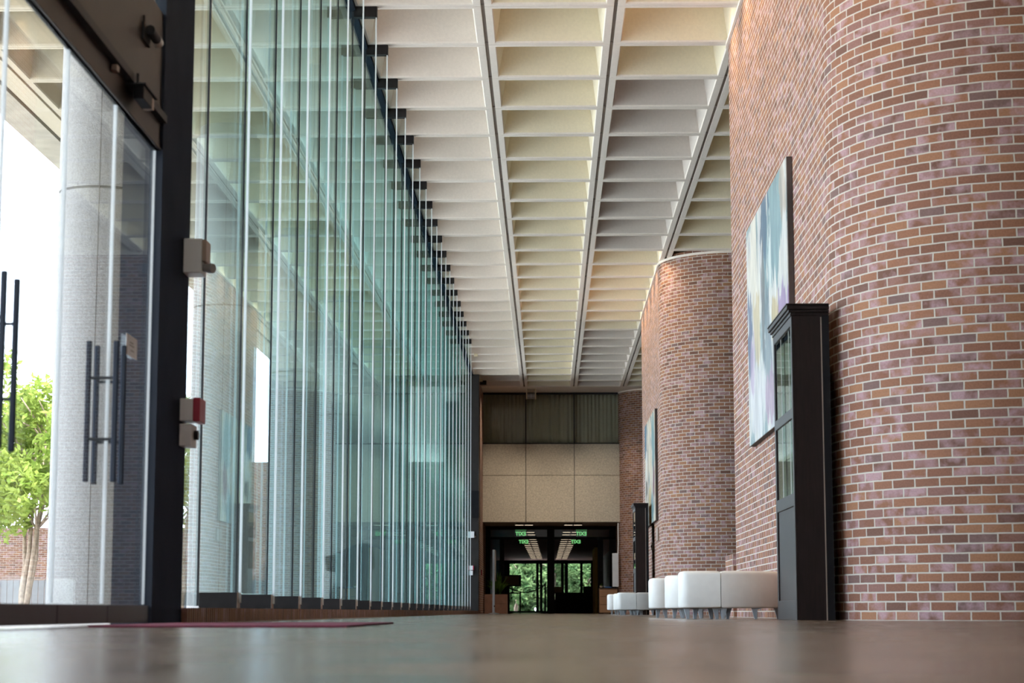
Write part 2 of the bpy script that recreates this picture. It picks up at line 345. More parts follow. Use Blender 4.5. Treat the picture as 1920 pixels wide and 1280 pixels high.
# ------------------------------------------------------------------ coffered ceiling
XB = [-6.836 + MOD * i for i in range(10)]           # rib centre lines
KY = range(-14, 32)
def ceiling():
    mb = MB(); D = .62; tp = .10
    ya = Y0 + MOD * KY[0]; yb = Y0 + MOD * KY[-1]
    for i in range(len(XB) - 1):
        for k in KY[:-1]:
            x0, x1 = XB[i], XB[i + 1]; y0 = Y0 + MOD * k; y1 = y0 + MOD
            gx, gy = .022, .006; rx, ry = .105, .078
            a = [(x0 + gx, y0 + gy), (x1 - gx, y0 + gy), (x1 - gx, y1 - gy), (x0 + gx, y1 - gy)]
            b = [(x0 + rx, y0 + ry), (x1 - rx, y0 + ry), (x1 - rx, y1 - ry), (x0 + rx, y1 - ry)]
            e = [(x0 + rx + .012, y0 + ry + .012), (x1 - rx - .012, y0 + ry + .012), (x1 - rx - .012, y1 - ry - .012), (x0 + rx + .012, y1 - ry - .012)]
            c = [(x0 + rx + tp, y0 + ry + tp), (x1 - rx - tp, y0 + ry + tp), (x1 - rx - tp, y1 - ry - tp), (x0 + rx + tp, y1 - ry - tp)]
            vs = [(x, y, H) for x, y in a] + [(x, y, H) for x, y in b] + [(x, y, H + .02) for x, y in e] + [(x, y, H + D) for x, y in c] + [(x, y, H + .07) for x, y in a]
            fs = []
            for j in range(4):
                n = (j + 1) % 4
                fs += [(j, n, 4 + n, 4 + j), (4 + j, 4 + n, 8 + n, 8 + j), (8 + j, 8 + n, 12 + n, 12 + j), (16 + j, 16 + n, n, j)]
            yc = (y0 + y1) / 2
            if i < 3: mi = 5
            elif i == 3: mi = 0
            elif i == 5: mi = 3 if yc < 24.5 or 36.5 < yc < 47.4 else 4  # pier-side row: cream beside the piers, greyer beside the alcoves
            else: mi = 3
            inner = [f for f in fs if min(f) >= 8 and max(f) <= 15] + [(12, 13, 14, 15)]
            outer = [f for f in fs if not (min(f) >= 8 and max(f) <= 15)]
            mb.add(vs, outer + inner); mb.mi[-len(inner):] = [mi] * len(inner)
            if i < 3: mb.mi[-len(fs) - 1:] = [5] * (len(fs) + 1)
    for x in XB: mb.box(x - .024, x + .024, ya, yb, H + .035, H + .09, 1)
    for k in KY: mb.box(XB[0], XB[-1], Y0 + MOD * k - .008, Y0 + MOD * k + .008, H + .02, H + .09, 1)
    # plain border towards the far wall, and the edge band with a drop beam outside
    mb.box(XB[0] + .022, XB[-1], yb + .01, YF + .4, H, H + .1)
    mb.box(-7.12, XB[0] - .022, ya, YF + 34, H, H + .3, 5)
    mb.box(XB[0], -2.4, YF + .4, YF + 34, H, H + .3)
    mb.box(-7.62, -7.16, ya, YF + 34, H - .02, H + 1.0, 2)
    mb.box(-7.62, 9.0, -24, YF + 34, H + .68, H + 1.0, 2); mb.box(-7.62, 9.0, -24, ya - .02, H, H + .66)  # second slab, out of view, added to block sky reflected in the fins
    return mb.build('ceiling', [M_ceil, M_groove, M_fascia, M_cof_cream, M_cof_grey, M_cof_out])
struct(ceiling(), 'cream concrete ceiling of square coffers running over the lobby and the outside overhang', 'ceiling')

# ------------------------------------------------------------------ brick piers of the serpentine wall
def arc(cx, cy, rx, ry, a0, a1, n):
    return [(cx + rx * math.cos(a0 + (a1 - a0) * i / n), cy + ry * math.sin(a0 + (a1 - a0) * i / n)) for i in range(n + 1)]

def pier_path(y0, y1, ry=1.5, rx=1.4, r2=.35, xe=7.2):
    p = [(xe, y0), (XR + rx + .9, y0)]
    p += arc(XR + rx, y0 + ry, rx, ry, -PI / 2, -PI, 28)
    p += [(XR, y0 + ry + .6), (XR, y1 - r2 - .3)]
    p += arc(XR + r2, y1 - r2, r2, r2, -PI, -PI * 1.5, 10)
    p += [(xe, y1)]
    return p

def brick_extrude(name, path, z0, z1, mat, closed_cap=True, swap=False):
    mb = MB(); mb.uv = []
    u = [0.0]
    for a, b in zip(path, path[1:]): u.append(u[-1] + math.dist(a, b))
    n = len(path)
    vs = [(x, y, z0) for x, y in path] + [(x, y, z1) for x, y in path]
    fs = []; uv = []
    for i in range(n - 1):
        fs.append((i + 1, i, n + i, n + i + 1)); uv.append([(u[i + 1], z0), (u[i], z0), (u[i], z1), (u[i + 1], z1)])
    fs.append((0, n - 1, 2 * n - 1, n)); uv.append([(0, z0), (3, z0), (3, z1), (0, z1)])
    fs.append(tuple(range(n, 2 * n))); uv.append([(p[0], p[1]) for p in path])
    fs.append(tuple(range(n - 1, -1, -1))); uv.append([(p[0], p[1]) for p in reversed(path)])
    mb.add(vs, fs); mb.uv = uv
    o = mb.build(name, mat)
    smooth_by_angle(o, 30)
    return o

PIERS = [('wall_right_front', 13.7, 23.4, 'nearest bulging red brick pier on the right, behind the dark cabinet'),
         ('wall_right_middle', 36.85, 45.9, 'second curved brick pier, halfway along the right side'),
         ('wall_right_rear', 60.0, 64.5, 'last brick pier beside the concrete end wall')]
for i, (nm, a, b, lab) in enumerate(PIERS):
    struct(brick_extrude(nm, pier_path(a, b), 0, H + .05 if i < 2 else H + .02, M_brick), lab)
    path = pier_path(a, b)
    mb = MB()
    inner = [p for p in path]
    # pale plaster bead where pier and ceiling meet
    for p, q in zip(path, path[1:]):
        d = Vector((q[0] - p[0], q[1] - p[1])); nrm = Vector((d.y, -d.x)).normalized() * -.03
        if nrm.length == 0: continue
        mb.add([(p[0], p[1], H - .045), (q[0], q[1], H - .045), (q[0] - nrm.x * -1, q[1] + nrm.y, H - .045), (p[0] + nrm.x, p[1] + nrm.y, H - .045),
                (p[0], p[1], H - .001), (q[0], q[1], H - .001), (q[0] + nrm.x, q[1] + nrm.y, H - .001), (p[0] + nrm.x, p[1] + nrm.y, H - .001)],
               [(0, 1, 2, 3), (4, 7, 6, 5), (3, 2, 6, 7), (0, 3, 7, 4), (1, 5, 6, 2)])
    o = mb.build('trim_%d' % (i + 1), M_ceil); struct(o, ['', 'pale plaster bead along the top of the second brick pier', 'pale plaster bead along the top of the last brick pier'][i] or 'pale plaster bead along the top of the nearest brick pier', 'trim')
struct(brick_extrude('wall_right_low', [(3.4, 23.3), (XR - .02, 23.3), (XR - .02, 24.25), (3.4, 24.25)][::1], 0, .74, M_brick), 'low brick ledge beyond the end of the nearest pier, behind the white benches', 'wall')
# backs of the alcoves, and the end behind the photographer
struct(brick_extrude('wall_right_back', [(7.0, -14), (7.0, 64)], 0, H + .7, M_brick), 'brick back wall of the alcoves between the piers', 'wall')
o = MB().box(-2.2, 7.0, -13.6, -13.58, .05, H).build('window_41', M_door); struct(o, 'glass end wall behind the viewpoint, at the near end of the lobby', 'window')
o = MB().box(-40, 40, -36, -35.5, -.05, 15).build('wall_sky_block', M_opp); struct(o, 'unseen brown wall added to block sky beyond the near end of the lobby', 'wall')  # unseen wall put up to keep bright sky out of the fin reflections
o = MB().box(-2.3, 60, -80, -14, -.4, -.03).build('ground_forecourt', M_paving); struct(o, 'pale paving outside the near end of the lobby', 'ground')

# ------------------------------------------------------------------ far wall: concrete panels, drape window, opening
def far_wall():
    mb = MB(); zt, zm, zb = 5.28, 4.27, 2.84
    xs = [-2.14, -.71, .812, 2.3]
    for x0, x1 in zip(xs, xs[1:]):
        mb.box(x0 + .012, x1 - .012, YF, YF + .35, zb, zm - .035)
        mb.box(x0 + .012, x1 - .012, YF, YF + .35, zm + .035, zt)
        mb.box(x0 + .012, x1 - .012, YF + .012, YF + .35, zm - .035, zm + .035)
    mb.box(-2.14, 2.3, YF + .03, YF + .35, zb, zt, 1)
    return mb.build('wall_back', [M_panel, M_joint])
struct(far_wall(), 'pebbled concrete panels over the doorway at the far end', 'wall')
w = thing('window_1', 'curtained window band above the concrete panels at the far end', 'window', (0, YF, 5.3), kind='structure')
fr = MB()
for x in (-2.1, -.71, .812, 2.24): fr.box(x - .02, x + .02, YF + .02, YF + .1, 5.28, H)
fr.box(-2.12, 2.26, YF + .02, YF + .1, 5.28, 5.32); fr.box(-2.12, 2.26, YF + .02, YF + .1, H - .06, H - .005)
fr.build('window_frame', M_black, w)
MB().box(-2.1, 2.24, YF + .055, YF + .062, 5.3, H - .04).build('pane', M_door, w)
def curtain():
    mb = MB(); n = 420; x0, x1 = -2.08, 2.22; rnd = random.Random(5)
    ph = [rnd.uniform(0, 6.28) for _ in range(5)]
    rows = 8; vs = []
    for j in range(rows + 1):
        t = j / rows; z = H - .05 - t * (H - .05 - 5.33)
        for i in range(n + 1):
            x = x0 + (x1 - x0) * i / n
            s = x * (1 + .06 * math.sin(1.7 * x + ph[4]))
            a = .025 * math.sin(s * 46 + ph[0]) * (1 - .55 * t) + .035 * t * math.sin(s * 21 + ph[1] + 1.5 * math.sin(s * 3.1)) + .02 * math.sin(s * 9 + ph[2])
            vs.append((x, YF + .22 + a, z))
    fs = [(j * (n + 1) + i, (j + 1) * (n + 1) + i, (j + 1) * (n + 1) + i + 1, j * (n + 1) + i + 1) for j in range(rows) for i in range(n)]
    mb.add(vs, fs); o = mb.build('curtain', M_curtain, None, (0, YF + .22, 5.33), smooth=True)
    so = o.modifiers.new('Solid', 'SOLIDIFY'); so.thickness = .006
    return tag(o, 'olive grey gathered curtain drawn across the high window at the far end', 'curtain')
curtain()
o = MB().box(-2.35, 2.5, YF + .5, YF + .55, 5.0, H + .6).build('wall_back_room', M_lobby); struct(o, 'dark room behind the high curtain', 'wall')

# ------------------------------------------------------------------ glass wall: fins, panes, track, plinth
NF = 25
def make_fin():
    r = thing('glass_fin', '', 'glass fin', (XG, Y0, .085), 'glass fins along the window wall')
    y = Y0; t = .011
    f = MB(); f.box(XG + .03, -1.963, y - t, y + t, .1, H - .02); f.build('fin_pane', M_fin, r)
    MB().box(-1.963, -1.949, y - t - .002, y + t + .002, .12, H - .06).build('polished_edge', M_edge, r)
    MB().box(XG + .0105, XG + .022, y - .012, y + .012, .1, H - .02).build('sealant_joint', M_black, r)
    MB().box(XG + .032, -1.945, y - .045, y + .045, H - .125, H - .002).build('ceiling_bracket', M_boot, r, bevel=.004)
    b = MB().box(XG + .032, -1.965, y - .05, y + .05, .086, .185).build('base_boot', M_boot, r, bevel=.003)
    MB().box(-1.965, -1.962, y - .052, y + .052, .086, .186).build('end_plate', M_copper, b)
    return r
fin0 = make_fin()
for k in range(NF):
    r = fin0 if k == 0 else copy_tree(fin0)
    r.location = (XG, Y0 + MOD * k, .085)
    r['label'] = 'tall green glass fin with black ceiling bracket, %s counted from the black entrance post' % ORD[k]
for k in range(-1, 29):
    ya = Y0 + MOD * k if k >= 0 else 10.62; yb = Y0 + MOD * (k + 1) if k + 1 <= 28 else 56.45
    o = MB().box(XG - .01, XG + .01, ya + .013, yb - .013, .1, H - .02).build('window_%d' % (k + 3), M_glass, None, (XG, (ya + yb) / 2, .1))
    struct(o, 'floor to ceiling glass pane, %s bay along the glass wall from the black entrance post' % ORD[k + 1], 'window')
o = MB().box(XG - .05, XG + .05, 10.6, 56.5, H - .05, H + .02).build('trim_4', M_steel); struct(o, 'dark steel head track of the glass wall against the ceiling', 'trim')
mb = MB()
o = brick_extrude('trim_5', [(XG - .14, 56.4), (XG - .14, 10.62), (-1.955, 10.62), (-1.955, 56.4)][::-1], 0, .085, M_plinth); struct(o, 'low soldier-course brick curb under the glass wall', 'trim')
# dark end mullion and brick return
o = MB().box(-2.05, -1.85, 57.95, 58.1, H - .12, H - .002).build('ceiling_bracket', M_boot, None, (-1.95, 58.0, H - .06), bevel=.004); tag(o, 'short black steel bracket under the ceiling beyond the far black mullion', 'bracket')
o = MB().box(-2.3, -2.02, 56.45, 56.9, 0, H).build('column_end', M_rail); struct(o, 'black steel mullion closing the far end of the glass wall', 'column')
struct(brick_extrude('wall_left_rear', [(-2.06, 66.0), (-2.06, 56.9), (-2.6, 56.9), (-2.6, 66.0)], 0, H, M_brick), 'narrow brick return between the glass wall and the end wall', 'wall')

# ------------------------------------------------------------------ entrance: post, header, doors
o = MB().box(-2.19, -1.985, 9.80, 10.6, 0, H).build('column_entrance', M_steel); struct(o, 'tall black steel post beside the glass entrance doors', 'column')
mb = MB().box(-2.035, XD, 2.0, 9.80, 2.42, 3.15)
mb.box(-2.036, XD + .008, 2.0, 9.80, 2.42, 2.43)
o = mb.build('trim_6', M_header, bevel=.004); struct(o, 'deep bronze steel header above the glass entrance doors', 'trim')
o = MB().box(XD, XD + .035, 2.0, 9.79, 2.56, 2.6).build('trim_7', M_black); struct(o, 'black rail running along the entrance header', 'trim')
o = MB().box(-2.025, -2.015, -13.4, 9.78, 3.16, H).build('window_0', M_glass); struct(o, 'clear glass above the entrance header', 'window')
o = MB().box(-2.025, -2.015, -13.4, 1.98, .1, 3.15).build('window_40', M_glass); struct(o, 'clear glass wall on the near side of the entrance', 'window')
leaf_y = [4.27, 5.20, 6.10, 7.03, 7.96, 8.87, 9.785]
which = ['', '', 'entrance door leaf with the pull handle cut by the left edge', 'entrance door leaf third from the black post, in front of the trees',
         'entrance door leaf second from the black post, in front of the concrete column', 'entrance door leaf hinged at the black post, with a white sticker']
for i in range(1, 6):
    a, b = leaf_y[i] + .004, leaf_y[i + 1] - .004
    d = thing('door_%d' % i, 'clear frameless glass ' + (which[i] or 'entrance door leaf on the near side'), 'door', (XD, a, 0), kind='structure')
    MB().box(XD - .03, XD - .018, a, b, .09, 2.419).build('glass_pane', M_door, d)
    rl = MB().box(XD - .052, XD + .004, a, b, .012, .095).build('door_rail', M_rail, d, bevel=.003)
    for q0, q1 in ((a, a + .006), (b - .006, b)): MB().box(XD - .0305, XD - .0175, q0, q1, .1, 2.415).build('edge_strip', M_edge, d)
    hinge_far = i in (1, 3, 5)
    hy = a + .065 if hinge_far else b - .09
    if i == 2: hy = b - .1
    hd = MB()
    for sx in (-.068, .056): hd.box(XD - .024 + sx - .011, XD - .024 + sx + .011, hy - .011, hy + .011, .645, 1.287)
    h = hd.build('pull_handle', M_steel, d, bevel=.003)
    for z in (.838, 1.118):
        st = MB(); st.tube([(XD - .024 - .068, hy, z), (XD - .024 + .056, hy, z)], .007, 10); st.build('standoff', M_black, h)
    if i in (3, 5): pass
d5 = bpy.data.objects['door_5']
o = MB().box(XD - .0179, XD - .0165, 9.2, 9.45, 1.285, 1.385).build('door_sticker', M_white, d5)
o['label'] = 'white notice sticker on the glass'
tx = MB()
for k, (a0, b0, zz) in enumerate([(9.28, 9.36, 1.352), (9.27, 9.38, 1.338), (9.30, 9.38, 1.315)]): tx.box(XD - .0166, XD - .0162, a0, b0, zz - .003, zz + .003)
tx.build('sticker_print', M_grey, o)
# lamp and sensor on the header
t = thing('wall_lamp', 'small black cylinder spotlight with pale lens on the bronze header', 'lamp', (XD, 9.38, 2.9))
MB().box(XD, XD + .012, 9.28, 9.44, 2.86, 2.95).build('back_plate', M_black, t, bevel=.003)
MB().tube([(XD + .036, 9.31, 2.915), (XD + .038, 9.46, 2.91)], .024, 20).build('lamp_body', M_black, t)
MB().tube([(XD + .038, 9.46, 2.91), (XD + .039, 9.52, 2.907)], [.0245, .023], 20).build('lamp_lens', M_lens, t)
MB().box(XD + .004, XD + .014, 9.28, 9.295, 2.95, 2.98).build('bracket_pin', M_black, t)
t = thing('door_sensor', 'boxy dark door sensor with tan end hanging on the header rail', 'sensor', (XD, 9.1, 2.5))
MB().box(XD + .035, XD + .085, 8.97, 9.17, 2.475, 2.54).build('sensor_body', M_dark, t, bevel=.004)
MB().box(XD + .036, XD + .086, 9.17, 9.21, 2.477, 2.533).build('sensor_end', M_copper, t, bevel=.003)
MB().box(XD + .0, XD + .095, 8.96, 9.25, 2.541, 2.549).build('sensor_lid', M_black, t)
MB().box(XD + .045, XD + .057, 8.98, 9.0, 2.549, 2.60).build('cable_stub', M_black, t)
o = MB().box(XD, XD + .03, 8.64, 8.69, 2.52, 2.55).build('door_latch', M_copper, None, (XD, 8.66, 2.53), bevel=.004); tag(o, 'small brassy latch fitting on the header beside the dark sensor', 'fitting')
# boxes on the post
t = thing('emergency_light', 'white wall box with round lamp high on the black entrance post', 'emergency light', (-1.985, 10.5, 1.99))
MB().box(-1.985, -1.885, 10.42, 10.58, 1.89, 2.08).build('housing', M_white, t, bevel=.006)
MB().box(-1.885, -1.862, 10.43, 10.57, 1.955, 2.075).build('cover_plate', M_copper, t, bevel=.004)
MB().tube([(-1.885, 10.47, 1.925), (-1.845, 10.46, 1.92), (-1.825, 10.45, 1.918)], [.02, .028, .026], 16).build('lamp_head', M_grey, t)
t = thing('fire_alarm', 'red-fronted alarm box on the black entrance post, above the plain white box', 'alarm', (-1.985, 10.5, 1.14))
MB().box(-1.985, -1.912, 10.42, 10.58, 1.082, 1.203).build('housing', M_white, t, bevel=.005)
MB().box(-1.912, -1.874, 10.41, 10.59, 1.078, 1.207).build('red_front', M_red, t, bevel=.005)
t = thing('door_button', 'white box with dark push button on the black entrance post, under the red alarm', 'button', (-1.985, 10.5, 1.0))
MB().box(-1.985, -1.918, 10.42, 10.58, .946, 1.066).build('housing', M_white, t, bevel=.005)
MB().tube([(-1.918, 10.5, 1.01), (-1.895, 10.5, 1.01)], .026, 16).build('push_button', M_dark, t)
# entrance mat
o = MB().box(-1.88, -.82, 8.0, 10.4, 0, .010).build('entrance_mat', M_mat, None, (-1.4, 9.2, 0), bevel=.004); tag(o, 'maroon carpet mat lying inside the glass entrance doors', 'mat')

# ------------------------------------------------------------------ fittings at the far end of the glass wall
t = thing('emergency_light', 'small white lamp box on the far black mullion', 'emergency light', (-2.15, 56.44, 2.2))
MB().box(-2.27, -2.14, 56.36, 56.449, 2.17, 2.35).build('housing', M_white, t, bevel=.005)
MB().tube([(-2.125, 56.40, 2.2), (-2.11, 56.38, 2.2)], .022, 12).build('lamp_head', M_copper, t)
t = thing('fire_alarm', 'red and white alarm box on the far black mullion', 'alarm', (-2.2, 56.44, 1.3))
MB().box(-2.24, -2.18, 56.38, 56.449, 1.25, 1.37).build('housing', M_white, t)
MB().box(-2.18, -2.155, 56.375, 56.449, 1.25, 1.37).build('red_front', M_red, t)
o = MB().box(-2.24, -2.18, 56.38, 56.449, 1.10, 1.23).build('door_button', M_white, None, (-2.2, 56.42, 1.16), bevel=.004); tag(o, 'plain white box on the far black mullion, under its red alarm', 'button')
t = thing('fire_alarm', 'red and white alarm box on the narrow brick return', 'alarm', (-2.06, 58.5, 1.2))
MB().box(-2.06, -2.02, 58.42, 58.58, 1.13, 1.3).build('housing', M_white, t)
MB().box(-2.02, -1.985, 58.41, 58.59, 1.13, 1.3).build('red_front', M_red, t)
t = thing('loudspeaker', 'black speaker box hung high on the far black mullion', 'speaker', (-2.02, 56.6, 2.75))
MB().box(-2.14, -2.06, 56.444, 56.449, 3.0, 3.2).build('bracket', M_black, t)
MB().add([(-2.2, 56.1, 2.72), (-2.0, 56.1, 2.72), (-2.0, 56.445, 2.75), (-2.2, 56.445, 2.75), (-2.2, 56.02, 3.5), (-2.0, 56.02, 3.5), (-2.0, 56.445, 3.5), (-2.2, 56.445, 3.5)],
         [(0, 3, 2, 1), (4, 5, 6, 7), (0, 1, 5, 4), (1, 2, 6, 5), (2, 3, 7, 6), (3, 0, 4, 7)]).build('cabinet_box', M_dark, t)
for k, (y, lab) in enumerate([(51.9, 'small cream junction box under the ceiling, just short of the far black mullion'), (57.6, 'small cream junction box under the ceiling, just past the far black mullion')]):
    xj = -2.17 + .02 if k == 0 else -2.05
    xj = -1.94 if k == 0 else -2.0
    o = MB().box(xj - .05, xj + .05, y - .05, y + .05, H - .075, H - .002).build('junction_box', M_cream, None, (xj, y, H - .04), bevel=.004)
    tag(o, lab, 'junction box')
t = thing('hanging_light', 'cream framed ceiling fixture with grey grid front, before the curtain', 'light', (-.54, 60.4, H))
MB().box(-.69, -.655, 60.25, 60.55, H - .3, H).build('side_plate', M_cream, t); MB().box(-.415, -.38, 60.25, 60.55, H - .3, H).build('side_plate', M_cream, t)
g = MB().box(-.655, -.415, 60.3, 60.5, H - .29, H - .14).build('lamp_body', M_grey, t)
gg = MB().box(-.54, -.53, 60.29, 60.3, H - .29, H - .14); gg.box(-.655, -.415, 60.29, 60.3, H - .22, H - .21); gg.build('front_grid', M_alu, t)

# ------------------------------------------------------------------ display cabinets
def cabinet(label, x, y, w=1.17, d=.27, h=2.3):
    """stands with its back to the pier, glazed front towards the corridor (-x)"""
    t = thing('display_cabinet', label, 'cabinet', (x, y, 0))
    c = MB(); X0, X1 = x, x + d
    c.box(X0 + .02, X1 - .015, y, y + .022, 0, h - .09); c.box(X0 + .02, X1 - .015, y + w - .022, y + w, 0, h - .09)      # sides
    c.box(X1 - .045, X1 - .015, y + .022, y + w - .022, .0, h - .09)                                                         # back
    c.box(X0 + .02, X1 - .045, y + .022, y + w - .022, .0, .09); c.box(X0 + .02, X1 - .045, y + .022, y + w - .022, h - .13, h - .09)
    for z in (.9, 1.55): c.box(X0 + .05, X1 - .045, y + .022, y + w - .022, z, z + .02)
    c.build('carcass', M_wood, t)
    MB().box(X1 - .06, X1 - .052, y - .004, y + .001, .0, h - .1).build('corner_bead', M_woodedge, t)
    MB().box(X1 - .05, X1 + .005, y - .003, y + .03, 0, h - .09).build('back_stile', M_dark, t)
    fm = MB(); st = .075
    fm.box(X0, X0 + .022, y, y + st, 0, h - .09); fm.box(X0, X0 + .022, y + w - st, y + w, 0, h - .09)
    for z0, z1 in ((0, .15), (.86, .96), (1.53, 1.61), (h - .16, h - .09)): fm.box(X0, X0 + .022, y + st, y + w - st, z0, z1)
    fm.build('front_frame', M_wood, t, bevel=.004)
    MB().box(X0 + .012, X0 + .02, y + st, y + w - st, .15, .86).build('door_panel', M_wood, t)
    for z0, z1 in ((.96, 1.53), (1.61, h - .16)):
        MB().box(X0 + .010, X0 + .016, y + st, y + w - st, z0, z1).build('glass_pane', M_cabglass, t)
    cr = MB()
    for k, (e, z0, z1) in enumerate(((.008, h - .09, h - .065), (.022, h - .065, h - .045), (.036, h - .045, h - .012), (.042, h - .012, h))):
        cr.box(X0 - e, X1 + .004, y - e, y + w + e, z0, z1)
    cr.build('crown_moulding', M_wood, t, bevel=.004)
    return t
cabinet('tall dark wood cabinet with glass front, standing against the nearest brick pier', 1.862, 14.82, 1.22, .283, 2.40)
cabinet('farther dark wood cabinet against the second brick pier, beside its painting', 1.80, 40.7)

# ------------------------------------------------------------------ paintings
W_, C_, T_, SL = (.78, .77, .74), (.70, .58, .38), (.33, .45, .45), (.16, .21, .27)
P1 = painting_mat('abstract_pale_paint', [(.36, (.24, .36, .38)), (.43, (.40, .49, .50)), (.48, (.66, .68, .66)), (.54, (.76, .74, .68)), (.62, (.60, .62, .64))],
                  [(-.7, .75, 1.0, .6, (.22, .36, .39), .9), (.05, .95, .40, .40, (.10, .17, .25), .9), (1.1, .55, .55, .75, (.80, .76, .66), .95), (1.5, .0, .28, .5, (.11, .16, .27), .9),
                   (.25, .1, .16, .8, (.16, .17, .18), .8), (.85, -.1, .3, .5, (.62, .52, .33), .85), (-1.35, -.35, .45, .45, (.36, .24, .45), .85), (-.1, -.35, .35, .55, (.17, .24, .28), .8),
                   (.9, -.75, .8, .4, (.70, .70, .71), .85), (1.3, -.35, .25, .4, (.50, .40, .54), .8), (-.7, -.15, .3, .25, (.56, .44, .22), .8), (-.4, .5, .14, .4, (.66, .74, .72), .9),
                   (-1.5, .9, .3, .35, (.50, .42, .34), .7), (-.5, -.85, .6, .3, (.45, .30, .42), .7)], 3.3)
P2 = painting_mat('abstract_bold_paint', [(.36, (.10, .22, .26)), (.44, (.40, .42, .38)), (.50, (.70, .66, .58)), (.56, (.62, .50, .30)), (.64, (.74, .72, .68))],
                  [(1.6, .75, .55, .45, (.03, .15, .26), .95), (1.5, -.95, .7, .35, (.45, .02, .05), .97), (1.35, -.3, .35, .3, (.02, .02, .025), .95), (1.3, .15, .35, .4, (.78, .77, .74), .9), (-1.3, .4, .55, .75, (.10, .27, .30), .9),
                   (-1.5, -.35, .4, .45, (.13, .015, .06), .95), (.2, .4, .45, .6, (.74, .66, .50), .85), (.1, -.7, .55, .5, (.52, .38, .13), .85), (-.9, -.8, .5, .35, (.08, .26, .30), .85), (.6, 0, .16, .7, (.10, .10, .11), .7)], 7.7)
M_canvas_edge = pm('dark_canvas_edge', (.055, .040, .038), .7, var=.4, scale=3)
def painting(label, y0, y1, z0, z1, mat):
    cy, cz = (y0 + y1) / 2, (z0 + z1) / 2
    t = thing('painting', label, 'painting', (XR, cy, cz))
    MB().box(XR - .052, XR - .003, y0, y1, z0, z1).build('stretcher', M_canvas_edge, t)
    MB().box(XR - .060, XR - .052, y0 + .002, y1 - .002, z0 + .002, z1 - .002).build('canvas', mat, t)
    return t
painting('large pale abstract canvas in cream, slate and teal, hung beside the nearest dark cabinet', 17.2, 20.75, 1.80, 4.12, P1)
painting('abstract canvas with red and dark patches, hung on the second brick pier', 39.2, 43.3, 1.88, 4.12, P2)
o = MB().box(XR - .03, XR, 39.05, 39.6, 1.47, 1.72).build('wall_plaque', M_copper, None, (XR, 39.3, 1.6), bevel=.004); tag(o, 'bronze plaque on the second brick pier, under the corner of its painting', 'plaque')
t = thing('light_switch', 'small metal switch plate on the second brick pier, below its painting', 'switch', (XR, 41.4, 1.42))
MB().box(XR - .02, XR, 41.1, 41.75, 1.35, 1.5).build('cover_plate', M_grey, t); MB().box(XR - .04, XR - .02, 41.38, 41.46, 1.4, 1.45).build('toggle', M_dark, t)

# ------------------------------------------------------------------ white curved bench seats
def loft(outline, levels):
    """stack of the same outline, drawn in by the given amounts"""
    n = len(outline); P = [Vector((a, b)) for a, b in outline]
    area = sum(P[i].x * P[(i + 1) % n].y - P[(i + 1) % n].x * P[i].y for i in range(n)); sg = 1 if area > 0 else -1
    nr = []
    for i in range(n):
        a, b, c = P[i - 1], P[i], P[(i + 1) % n]
        e1, e2 = (b - a).normalized(), (c - b).normalized(); n1, n2 = Vector((-e1.y, e1.x)) * sg, Vector((-e2.y, e2.x)) * sg
        m = (n1 + n2); m = m.normalized() if m.length > 1e-6 else n1
        nr.append(m / max(.5, m.dot(n1)))
    vs = [(P[i].x + nr[i].x * d, P[i].y + nr[i].y * d, z) for z, d in levels for i in range(n)]
    k = len(levels)
    fs = [(l * n + i, l * n + (i + 1) % n, (l + 1) * n + (i + 1) % n, (l + 1) * n + i) for l in range(k - 1) for i in range(n)]
    if sg < 0: fs = [f[::-1] for f in fs]
    top = tuple((k - 1) * n + i for i in range(n)); bot = tuple(range(n - 1, -1, -1))
    fs += [top, bot] if sg > 0 else [top[::-1], bot[::-1]]
    return MB().add(vs, fs)
def seat(label, outline, leg_pts, loc, group='white curved bench seats', ztop=.415):
    t = thing('bench_seat', label, 'bench', (loc[0], loc[1], 0), group)
    pts = [(loc[0] + a, loc[1] + b) for a, b in outline]
    o = loft(pts, [(.095, .02), (.100, .006), (.112, 0), (ztop - .034, 0), (ztop - .018, .004), (ztop - .006, .014), (ztop, .032)]).build('cushion', M_seat, t)
    smooth_by_angle(o, 48)
    for (lx, ly, dx) in leg_pts:
        X, Y = loc[0] + lx, loc[1] + ly
        m = MB(); rows = []
        for z, w0, w1 in ((.0945, .030 + .035 * (dx > 0), .030 + .035 * (dx < 0)), (.082, .024, .024), (.0, .012, .012)):
            sh = dx * .010 * (1 - z / .095)
            rows += [(X - w0 - sh, Y - .016, z), (X + w1 - sh, Y - .016, z), (X + w1 - sh, Y + .016, z), (X - w0 - sh, Y + .016, z)]
        m.add(rows, [(0, 1, 2, 3), (11, 10, 9, 8)] + [(4 * r + i, 4 * r + 4 + i, 4 * r + 4 + (i + 1) % 4, 4 * r + (i + 1) % 4) for r in range(2) for i in range(4)])
        m.build('leg', M_leg, t, bevel=.002)
    return t
def sector(cx, cy, ro, ri, a0, a1, n=14):
    a0, a1 = math.radians(a0), math.radians(a1)
    return arc(cx, cy, ro, ro, a0, a1, n) + arc(cx, cy, ri, ri, a1, a0, n // 2)
